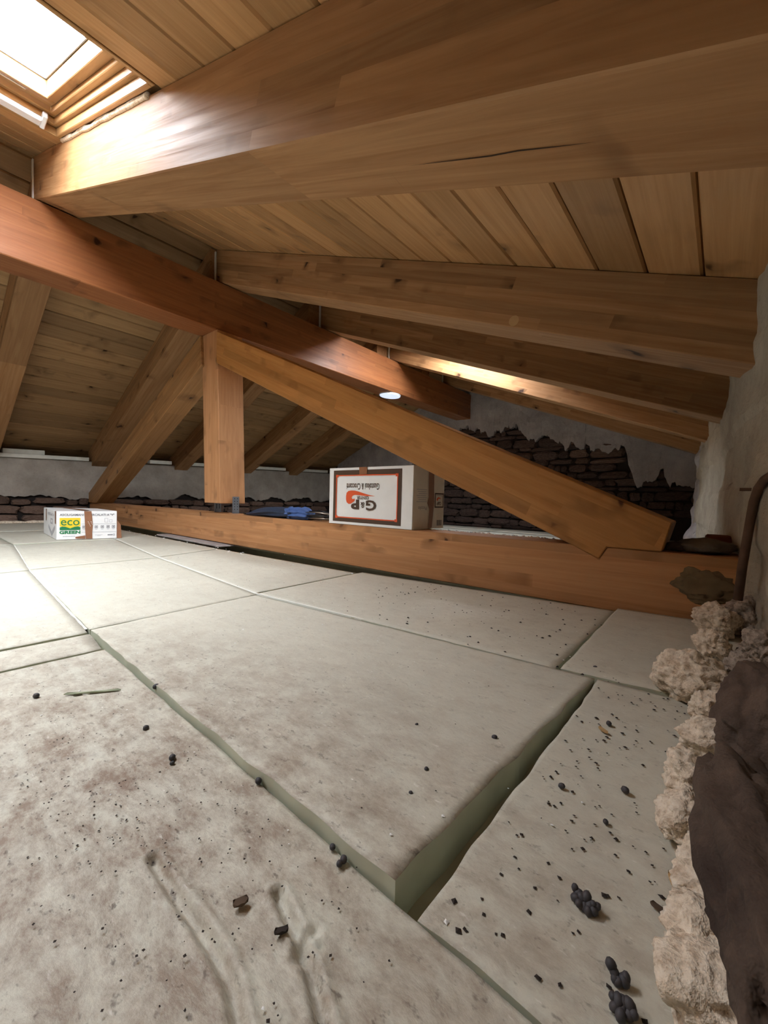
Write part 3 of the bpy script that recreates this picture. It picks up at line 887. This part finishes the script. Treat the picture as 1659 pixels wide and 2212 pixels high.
f.text('logo_letter', 'G', .488, .560, .610, .735, M_BROWN, True, .03, k=2)
f.text('logo_letter', '&', .420, .595, .470, .695, M_BROWN, True, .008, k=2)
f.text('logo_letter', 'P', .300, .555, .402, .725, M_BROWN, True, .05, k=2)
f.poly('tape', [(.395, 0), (.495, 0), (.490, .12), (.40, .125)], M_TAPE, 3)
g_ = Face((x1+.0008, y0, z1), (0, y1-y0, 0), (0, 0, z0-z1), cart); g_.n = Vector((1, 0, 0))
g_.rect('printed_side', .0, .0, 1, 1, M_CARDS, 0)
for i in range(7): g_.rect('print_line', .10+.03*(i % 3), .36+.032*i, .42-.02*(i % 2), .372+.032*i, M_LGREY, 1)
g_.text('side_print', 'Piccolo', .16, .635, .42, .69, M_GREYP, True, .0, k=1)
g_.poly('tape', [(.45, 0), (.63, 0), (.64, .35), (.66, .55), (.60, .98), (.48, 1.0), (.50, .68), (.43, .58), (.47, .48)], M_TAPE, 2)
g_.ringr('side_logo_border', .68, .41, .985, .655, .03, .022, M_BROWN, 1)
g_.text('side_logo_print', 'G&P', .75, .555, .90, .61, M_BROWN, True, .03, k=1)
g_.poly('side_swoosh', [(.75, .50), (.80, .475), (.90, .50), (.80, .505), (.78, .54), (.74, .53)], M_ORANGE, 1)
g_.text('side_slogan_print', 'Gustolosi', .73, .44, .93, .463, M_BROWN, True, .0, k=1)
for i in range(9): g_.rect('barcode_bar', .76+.02*i, .86, .768+.02*i+.004*(i % 3), .955, M_GREYP, 1)

# ------------------------------------------------------------------ towel carton on the floor
eco = empty('towel_carton', (-2.65, .62, FZ))
tag(eco, 'flat white carton with yellow and green print, taped, on the floor by the strut', 'carton')
A = Vector((-2.479, .502, FZ+.0012)); B = Vector((-2.423, .741, FZ+.0012)); dp = Vector((-.425, .030, 0)); hh = Vector((0, 0, .140))
C8 = [A, B, B+dp, A+dp, A+hh, B+hh+Vector((0, 0, .002)), B+dp+hh, A+dp+hh+Vector((0, 0, .004))]
obj('carton_body', C8, BOXF, M_CARD, eco, bevel=.002)
f = Face(A+hh, B-A, -hh, eco, .0007); f.n = Vector(((B-A).y, -(B-A).x, 0)).normalized()
f.text('title_print', 'ASCIUGAMANI INTERCALATI A "V"', .05, .085, .955, .165, M_GREYP, False, .02)
f.poly('yellow_square', [(.05, .235), (.38, .235), (.38, .54), (.31, .545), (.215, .60), (.12, .545), (.05, .54)], M_YEL, 0)
f.text('eco_print', 'eco', .068, .31, .365, .50, M_GREEN, False, .005)
f.poly('green_book', [(.05, .565), (.09, .535), (.14, .545), (.215, .605), (.29, .545), (.34, .535), (.38, .565), (.38, .665), (.05, .665)], M_GREEN, 1)
f.text('green_print', 'GREEN', .045, .685, .38, .80, M_GREEN, False, .045)
f.rect('rule', .40, .452, .985, .460, M_GREYP); f.rect('rule', .40, .750, .985, .757, M_GREYP)
for u in (.412, .617, .720, .820, .914):
    f.ringr('icon', u, .515, u+.052, .615, .008, .016, M_GREYP); f.poly('icon_mark', [(u+.014, .55), (u+.036, .535), (u+.034, .585), (u+.018, .59)], M_GREYP)
    f.rect('print_line', u+.004, .645, u+.046, .66, M_LGREY)
f.ringr('pale_icon', .785, .25, .845, .40, .006, .012, M_LGREY); f.ringr('pale_icon', .868, .30, .92, .40, .006, .012, M_LGREY)
for k in range(8): f.rect('print_line', .10+.025*k, .872, .118+.025*k, .90, M_LGREY)
for k in range(5): f.rect('print_line', .84+.018*k, .845, .855+.018*k, .885, M_GREYP)
f.ringr('maker_mark', .935, .835, .965, .895, .006, .012, M_GREYP)
f.rect('print_line', .62, .85, .75, .862, M_LGREY); f.rect('print_line', .66, .875, .72, .887, M_LGREY)
f.poly('tape', [(.44, -.004), (.56, -.004), (.575, .25), (.585, .5), (.575, .75), (.578, .985), (.468, .99), (.455, .6), (.45, .3)], M_TAPE, 3)
f.poly('tape', [(.30, .91), (.46, .86), (.46, .985), (.30, .965)], M_TAPE, 3)
for k in range(7): f.poly('painted_glint', [(.50+.012*k, .36+.05*(k % 4)), (.515+.012*k, .37+.05*(k % 4)), (.508+.012*k, .395+.05*(k % 4))], M_WHITEBIT, 4)  # white slivers painted on the tape as its highlights
tp = Face(A+hh+Vector((0, 0, .0022)), B-A, dp, eco, .0007); tp.n = Vector((0, 0, 1))
tp.poly('tape', [(.44, 0), (.56, 0), (.50, .55), (.42, .9), (.30, .9), (.36, .5)], M_TAPE, 2)
tp.rect('flap_edge', .0, .03, 1.0, .055, M_KRAFT, 1)
tp.rect('flap_edge', .0, .48, 1.0, .50, M_KRAFT, 1)
lf = Face(A+dp+hh, -dp, -hh, eco, .0007); lf.n = Vector((-(dp).y*-1, -1, 0)).normalized()
lf.rect('kraft_corner', .90, .0, .985, .45, M_TAPE, 0)
lf.rect('kraft_corner', .20, .0, .26, .45, M_TAPE, 0)
lf.poly('grey_chevron', [(.42, .55), (.66, .78), (.90, .50), (.90, .64), (.66, .95), (.42, .68)], M_LGREY, 0)
lf.text('side_print', 'INTERCALATI A', .36, .10, .86, .20, M_LGREY, False, .02)
lf.ringr('grey_diamond', .58, .30, .74, .50, .03, .05, M_LGREY)
# loose tape tail on the far corner
q = B+Vector((-.004, .0015, 0)); e1 = Vector((.007, .020, 0)); e2 = Vector((-.004, .001, 0))
obj('tape_tail', [q, q+e1, q+e1*.8+Vector((0, 0, .07)), q+Vector((0, 0, .095)),
                  q+e2, q+e1+e2, q+e1*.8+e2+Vector((0, 0, .07)), q+e2+Vector((0, 0, .095))], BOXF, M_TAPE, eco)

# ------------------------------------------------------------------ folded umbrella
umb = empty('folded_umbrella', (-1.4, 1.05, ZT))
tag(umb, 'folded navy and blue umbrella lying on the tie beam beside the logo carton', 'umbrella')
def pleat(name, xs, rs, amp, npl, m, zoff=0, ph=0, yo=0):
    V, F = [], []
    N = npl*6
    for i, (x, r) in enumerate(zip(xs, rs)):
        for k in range(N):
            a = 2*math.pi*k/N
            rr = r*(1+amp*math.sin(a*npl+ph+i*.35)+.08*math.sin(3*a+i))
            yy = 1.052+yo+math.cos(a)*rr; zz = ZT+max(.0006, r*.72+zoff+math.sin(a)*rr*.72)
            V.append((x, yy, zz))
    for i in range(len(xs)-1):
        for k in range(N): F.append((i*N+k, i*N+(k+1) % N, (i+1)*N+(k+1) % N, (i+1)*N+k))
    F += [list(range(N)), list(range((len(xs)-1)*N, len(xs)*N))]
    return obj(name, V, F, m, umb, smooth=True)
pleat('canopy', [-1.70+.03*i for i in range(13)], [.006, .011, .016, .021, .025, .028, .030, .031, .031, .030, .030, .029, .028], .10, 8, M_NAVY)
pleat('canopy_hem', [-1.36+.022*i for i in range(6)], [.029, .033, .030, .033, .030, .024], .20, 9, M_BLUE, ph=1)
tube('tip', [(-1.725, 1.052, ZT+.006), (-1.70, 1.052, ZT+.006)], .005, M_BLACK, umb)
tube('shaft', [(-1.26, 1.052, ZT+.018), (-1.10, 1.052, ZT+.018)], .006, M_STEEL, umb)
for k in range(8):
    a = 2*math.pi*k/8
    tube('rib', [(-1.27, 1.052+.017*math.cos(a), ZT+.019+.015*math.sin(a)), (-1.20, 1.052+.022*math.cos(a), ZT+.022+.017*math.sin(a)), (-1.13, 1.052+.014*math.cos(a), ZT+.02+.012*math.sin(a))], .0028, M_STEEL if k % 2 else M_BLACK, umb, seg=6)
tube('runner', [(-1.16, 1.052, ZT+.018), (-1.13, 1.052, ZT+.018)], .012, M_BLACK, umb)
tube('handle', [(-1.125, 1.060, ZT+.016), (-1.095, 1.062, ZT+.016)], .013, M_BLACK, umb)
pleat('strap', [-1.375, -1.36], [.034, .034], .12, 8, M_BLUE)

# ------------------------------------------------------------------ things at the right end of the tie beam
o = blob('slate', (-.022, 1.06, ZT+.014), .05, M_SLAB, 5, squash=(1.0, .9, .30), amp=.18, freq=1.4)
tag(o, 'flat grey stone slab resting on the right end of the tie beam', 'stone')
o = box('brick_piece', tuple(atY(1522, 1170, 1.12)), tuple(atY(1522, 1170, 1.12)+Vector((.045, .04, .034))), M_BRICK, bevel=.004)
o.location.z = W((0, 0, ZT+.0005)).z
tag(o, 'small reddish brick piece standing behind the slab by the right wall', 'brick')
o = blob('stone', (-.072, 1.05, ZT+.010), .022, M_ROCK, 11, squash=(1, 1, .5), amp=.3)
tag(o, 'small black stone on the tie beam beside the strut foot', 'stone')
# patch of mortar stuck on the end of the tie
o = blob('mortar_smear', (-.02, .999, -.155), .036, M_SMEAR, 15, squash=(1.25, .07, .9), amp=.5)
tag(o, 'grey mortar smear stuck to the right end of the tie beam', 'mortar')
# rusty pipe against the right wall
pp = [atY(1594, 1296, .86), atY(1604, 1220, .86), atY(1618, 1140, .86), atY(1628, 1085, .855), atY(1638, 1055, .85), atY(1652, 1036, .83), atY(1675, 1022, .80), atY(1720, 1005, .74)]
pipe = empty('rusty_pipe', tuple(pp[0]))
tag(pipe, 'bent rusty pipe rising along the right wall', 'pipe')
tube('pipe', [tuple(p) for p in pp], .0062, M_RUST, pipe, seg=12)
c = atY(1608, 1058, .9)
box('pipe_clip', (c.x-.006, c.y-.003, c.z-.002), (c.x+.012, c.y+.003, c.z+.003), M_RUST, pipe, bevel=0)

# grey strip lying under the left half of the tie beam
a = fz(480, 1182); b = fz(330, 1158)
o = hexa('board_offcut', [(b[0], .945, FZ+.0025), (a[0], .945, FZ+.0025), (a[0]+.02, 1.05, FZ+.0025), (b[0], 1.05, FZ+.0025),
                          (b[0], .945, FZ+.010), (a[0]-.01, .945, FZ+.010), (a[0]+.01, 1.05, FZ+.010), (b[0], 1.05, FZ+.010)], M_PLAST, bevel=.002)
tag(o, 'thin grey board offcut pushed under the tie beam', 'board')

# ------------------------------------------------------------------ expanding foam and rocks along the right wall
foams = [  # px, py, radius, squash, label
    (1545, 1345, .030, (1, 1, .95), 'pinkish-cream foam lump touching the end of the tie beam'),
    (1540, 1395, .024, (.9, 1, .9), 'small cream foam lump just in front of the tie beam end lump'),
    (1497, 1470, .034, (1.15, 1, .9), 'biggest rounded cream foam ball beside the gap in the panels'),
    (1540, 1535, .022, (1, 1, .9), 'cream foam lump right next to the upper dark rock'),
    (1536, 1600, .024, (1.1, 1, .8), 'cream foam lump where the two dark rocks meet'),
    (1503, 1685, .024, (1, 1.2, .75), 'cream foam lump at the top corner of the large dark rock'),
    (1497, 1770, .022, (.9, 1.3, .7), 'long cream foam lump along the left side of the large dark rock'),
    (1560, 1910, .024, (1, 1.15, .7), 'pinkish foam lump halfway down the large dark rock'),
    (1545, 2040, .022, (1, 1.2, .65), 'rough foam lump below the bark flake'),
    (1560, 2160, .024, (1, 1.2, .65), 'lowest foam lump at the bottom edge of the picture')]
for i, (px, py, r, sq, lab) in enumerate(foams):
    p = atZ(px, py, FZ+r*sq[2]*.75+(.024 if i < 2 else 0))
    o = blob('foam_lump', (p.x, p.y, FZ+r*sq[2]*.82+(.024 if i < 2 else 0)), r, M_FOAM, 20+i, squash=sq, amp=.34, freq=1.25, fine=.07, sub=5)
    tag(o, lab, 'foam lump', 'cream foam lumps along the right wall')
greys = [(1605, 1335, .034, -.19, 'grey dusty foam lump under the pipe foot'), (1592, 1440, .022, -.205, 'small grey foam nub left of the upper dark rock'),
         (1632, 1400, .026, -.195, 'grey dusty foam lump above the upper dark rock'), (1655, 1290, .03, -.15, 'grey foam crust on the wall beside the pipe')]
for i, (px, py, r, z_, lab) in enumerate(greys):
    p = atZ(px, py, z_)
    o = blob('foam_lump', (p.x+.008, p.y, z_), r, M_FOAMG, 40+i, squash=(1, 1, 1), amp=.36, freq=1.5, fine=.12, sub=5)
    tag(o, lab, 'foam lump', 'grey foam lumps on the right wall')
p = atZ(1650, 1900, -.19)
o = blob('rock', (p.x+.006, p.y+.012, -.212), .045, M_ROCK, 51, squash=(.78, 2.7, .9), amp=.28, freq=1.2, fine=.05, sub=5, rot=(0, 0, .11))
tag(o, 'large dark brown rock at the lower right edge', 'rock')
p = atZ(1645, 1535, -.19)
o = blob('rock', (p.x+.004, p.y+.01, -.205), .045, M_ROCK, 57, squash=(.8, 1.7, 1.0), amp=.30, freq=1.3, fine=.03, sub=5)
tag(o, 'smaller dark rock above the large one, by the right wall', 'rock')

# ------------------------------------------------------------------ droppings, flakes and crumbs
pel_me = blob_mesh('pellet', .0024, M_PELLET, 3, amp=.10, freq=1.2, sub=2, squash=(1.0, 1.0, 1.25))
def cluster(px, py, offs, lab, sc=.58):
    p = atZ(px, py, FZ)
    r = empty('dropping_cluster', (p.x, p.y, FZ))
    tag(r, lab, 'dropping', 'clusters of dark pellets')
    for (dx, dy, dz) in offs:
        mw = Matrix.Translation(W((p.x+dx*sc, p.y+dy*sc, FZ+.0020+dz*sc*.55))) @ Matrix.Rotation(rnd.uniform(-1.2, 1.2), 4, 'X') @ Matrix.Rotation(rnd.uniform(-1, 1), 4, 'Y')
        link(bpy.data.objects.new('pellet', pel_me), r, mw @ Matrix.Scale(.85+.3*rnd.random(), 4))
cluster(1262, 1970, [(-.012, .010, .013), (-.008, .009, .009), (-.010, .004, .004), (-.004, .006, .008), (-.005, .001, .003), (0, .002, 0), (.004, .004, .004), (.007, .006, .009), (.010, .007, .007), (.004, -.001, .001), (.008, .003, .002), (0, .008, .0125)],
        'largest cluster of dark grey pellets, upper one of the three at lower right')
cluster(1335, 2130, [(-.007, .006, .010), (-.004, .004, .005), (0, 0, .001), (.004, .003, .003), (-.002, .001, .0), (.005, .005, .007)], 'middle small cluster of dark pellets at lower right')
cluster(1345, 2196, [(-.008, .004, .006), (-.006, -.001, .001), (-.001, .001, .002), (.004, .001, .001), (.007, .002, .005), (.0, .005, .007), (.004, .005, .008), (-.001, -.004, .001), (-.004, .003, .008)], 'lowest cluster of dark pellets near the bottom edge')
sing = [(315, 1577, 1.0, 'dark pellet beside a twig on the near panel, left of the long joint'), (372, 1642, 1.1, 'dark round pellet in the middle of the near left panel'),
        (372, 1652, .7, 'small dark pellet just below a rounder one on the near left panel'), (78, 1507, 1.0, 'dark crumb near the left edge of the picture'),
        (742, 1864, 1.05, 'larger of two dark pellets by the lifted panel edge'), (733, 1872, .9, 'smaller of two dark pellets by the lifted panel edge'),
        (718, 1836, .9, 'dark pellet lodged in the joint, lower one'), (558, 1693, 1.1, 'dark pellet lodged in the long joint beside the lifted panel'),
        (1213, 1703, .95, 'dark pellet on the right panel, left one of a pair'), (1350, 1713, 1.15, 'dark pellet on the right panel near the foam'),
        (1308, 1780, .8, 'lone small dark pellet on the right panel below the pair'), (921, 1661, .8, 'dark pellet on the lifted panel, towards its right side'),
        (1068, 1592, .9, 'dark crumb on the lifted panel near the green gap'), (900, 1565, .6, 'tiny pellet in the middle of the lifted panel'),
        (887, 1712, .6, 'tiny pellet on the lifted panel above its corner'), (1285, 1445, .9, 'dark crumb at the far corner of the lifted panel'),
        (1315, 1567, 1.0, 'dark crumb on the right panel beside the gap end'), (337, 1487, 1.1, 'dark crumb at the edge of the long joint')]
for px, py, sc, lab in sing:
    p = atZ(px, py, FZ)
    zz = FZ+.0024*sc
    if -.835 < p.x < -.135 and .21 < p.y < .6: 
        t = (p.x+.835)/.69; zz += .001+.010*t*(1-(p.y-.21)/.4)
        q = atZ(px, py, zz); p = q
    k = min(1.5, .55+p.length*1.1)*sc
    mw = Matrix.Translation(W((p.x, p.y, zz))) @ Matrix.Rotation(rnd.uniform(0, 3), 4, 'Z') @ Matrix.Rotation(1.3, 4, 'X') @ Matrix.Scale(k, 4)
    o = link(bpy.data.objects.new('dropping', pel_me), None, mw)
    tag(o, lab, 'dropping', 'single dark pellets on the floor')
def flake(name, px, py, l, w, rot, m, lab, cat, th=.0011):
    p = atZ(px, py, FZ+.0015)
    V, F = [], []
    N = 12
    for z_ in (0, 1):
        for k in range(N):
            a = 2*math.pi*k/N
            r = 1+.25*noise.noise(Vector((math.cos(a)*2, math.sin(a)*2, px*.1)))
            x, y = l/2*math.cos(a)*r, w/2*math.sin(a)*r
            V.append((p.x+x*math.cos(rot)-y*math.sin(rot), p.y+x*math.sin(rot)+y*math.cos(rot), FZ+.0016+(th+.001*math.sin(a*3))*z_))
    F = [list(range(N)), list(range(2*N-1, N-1, -1))]+[(k, (k+1) % N, N+(k+1) % N, N+k) for k in range(N)]
    tag(obj(name, V, F, m), lab, cat)
flake('bark_flake', 1438, 1788, .012, .005, -.2, M_CRUMB, 'dark flake on the right panel beside the foam', 'bark')
flake('bark_flake', 1428, 1967, .011, .0045, -.2, M_BARK, 'brown bark flake pointing at the foam near the lower right', 'bark')
flake('leaf_bit', 520, 1950, .009, .006, 1.2, M_BARK, 'brown crumpled leaf bit on the near panel', 'leaf')
flake('leaf_bit', 608, 2012, .008, .004, 1.0, M_CRUMB, 'dark curled leaf bit on the near panel beside the dent', 'leaf')
flake('straw_bit', 1452, 1903, .014, .003, 1.9, M_STRAW, 'tan straw bit beside the foam at the right', 'straw')
flake('wood_chip', 1303, 1578, .012, .005, -.6, M_STRAW, 'pale wood chip on the right panel', 'wood chip', .0012)
flake('foam_splinter', 200, 1496, .060, .0045, .95, M_SPLINT, 'thin green-grey foam splinter on the near left panel', 'splinter')
# crumbs: countless specks as one object
V, F = [], []
def crumb(x, y, z, s):
    n = len(V)
    a = rnd.random()*6.28
    for k in range(4):
        V.append((x+s*math.cos(a+k*1.57)*rnd.uniform(.6, 1.3), y+s*math.sin(a+k*1.57)*rnd.uniform(.5, 1.2), z+.0008))
    V.append((x, y, z+s*.9))
    F.extend([(n, n+1, n+4), (n+1, n+2, n+4), (n+2, n+3, n+4), (n+3, n, n+4)])
def fl(x, y):
    if -.835 < x < -.14 and .212 < y < .6: return FZ+.001+.010*((x+.835)/.69)*(1-(y-.21)/.4)
    if y > .66 and x > -.9: return FZ+.02*max(0, (x+.9)/.9)*(y-.64)/.35+.004*max(0, x+.18)
    return FZ
for k in range(420):
    x = rnd.uniform(-1.6, .02); y = rnd.uniform(.1, .93); crumb(x, y, fl(x, y), rnd.uniform(.0006, .0006+.0012*min(1, y*1.6)))
for k in range(330):
    x = rnd.gauss(-.06, .05); y = rnd.uniform(.2, .95); 
    if -.12 < x < .03: crumb(x, y, fl(x, y), rnd.uniform(.0007, .0022))
for k in range(420):
    x = rnd.gauss(-.36, .12); y = rnd.gauss(.12, .05); 
    if y < .19: crumb(x, y, FZ, rnd.uniform(.0004, .0011))
for k in range(160):
    x = rnd.uniform(-.7, -.1); y = rnd.uniform(.62, .97); crumb(x, y, fl(x, y)+.001, rnd.uniform(.001, .003))
tag(obj('crumbs', V, F, M_CRUMB), 'countless dark crumbs and specks scattered over the floor panels', 'debris', None, 'stuff')
V, F = [], []
for k in range(170):
    x = rnd.uniform(-1.6, 0); y = rnd.uniform(.1, .93); crumb(x, y, fl(x, y), rnd.uniform(.0007, .002))
for k in range(60):
    x = rnd.uniform(-2.9, -.9); crumb(x, rnd.uniform(.90, .945), FZ, rnd.uniform(.002, .005))
for k in range(90):
    x = rnd.uniform(-.72, -.3); crumb(x, rnd.uniform(1.085, 1.104), ZT-.0005, rnd.uniform(.002, .006))
tag(obj('foam_bits', V, F, M_WHITEBIT), 'countless tiny white foam bits strewn on the floor and the tie beam', 'debris', None, 'stuff')


# ------------------------------------------------------------------ small details of the timbers
M_CRACK = plain('dark_crack', (52, 34, 20), .9)
def under(px, py):
    d = ray(px, py); t = RB/(d.z+SR*d.x); p = d*t; return p-Vector((0, 0, .0006))
raft = [o for o in bpy.data.objects if o.name.startswith('rafter') and o.parent is None and o.get('group') == 'rafters of the right roof slope']
r1 = raft[2]; r2 = raft[3]
def crack(name, px, w, parent):
    P = [under(*q) for q in px]; n = len(P)
    V = [p+Vector((0, w*(1-abs(2*i/(n-1)-1)**2), 0)) for i, p in enumerate(P)]+[p-Vector((0, w*(1-abs(2*i/(n-1)-1)**2), 0)) for i, p in enumerate(P)]
    F = [(i, i+1, n+i+1, n+i) for i in range(n-1)]
    return obj(name, V, F, M_CRACK, parent)
crack('crack', [(877, 358), (960, 348), (1060, 336), (1117, 325), (1200, 316), (1296, 304)], .0009, r1)
crack('crack', [(842, 370), (860, 392), (881, 417)], .0009, r1)
c = atY(1110, 693, 1.0335)
obj('wood_plug', [(c.x+.0135*math.cos(k*math.pi/8), 1.0332, c.z+.0135*math.sin(k*math.pi/8)) for k in range(16)], [list(range(16))], M_STRAW, r2)
def bead(name, P, r, m, lab, seed):
    pts, rr = [], []
    for i in range(len(P)-1):
        for k in range(14):
            t = k/14; p = Vector(P[i]).lerp(Vector(P[i+1]), t)
            nz = noise.noise(Vector((len(pts)*.45, seed, 0)))
            pts.append(tuple(p+Vector((0, .002*nz, .003*noise.noise(Vector((len(pts)*.3, seed, 5)))))))
            rr.append(max(.25*r, r*(1+.8*nz)))
    tag(tube(name, pts, rr, m, seg=8), lab, 'foam bead')
xa, xb = -1.58, -.90
bead('foam_bead', [(xa, .333, zr(xa, -.004)), ((xa+xb)/2, .333, zr((xa+xb)/2, -.005)), (xb, .333, zr(xb, -.004))], .0055, M_FOAM, 'thin bead of dried foam between the roof window lining and the nearest rafter', 2)
bead('foam_bead', [(lw(y_)+.028, y_, FZ+.004) for y_ in (.0, .3, .6, .9)], .012, M_FOAM, 'cream foam bead along the foot of the low left wall', 7)
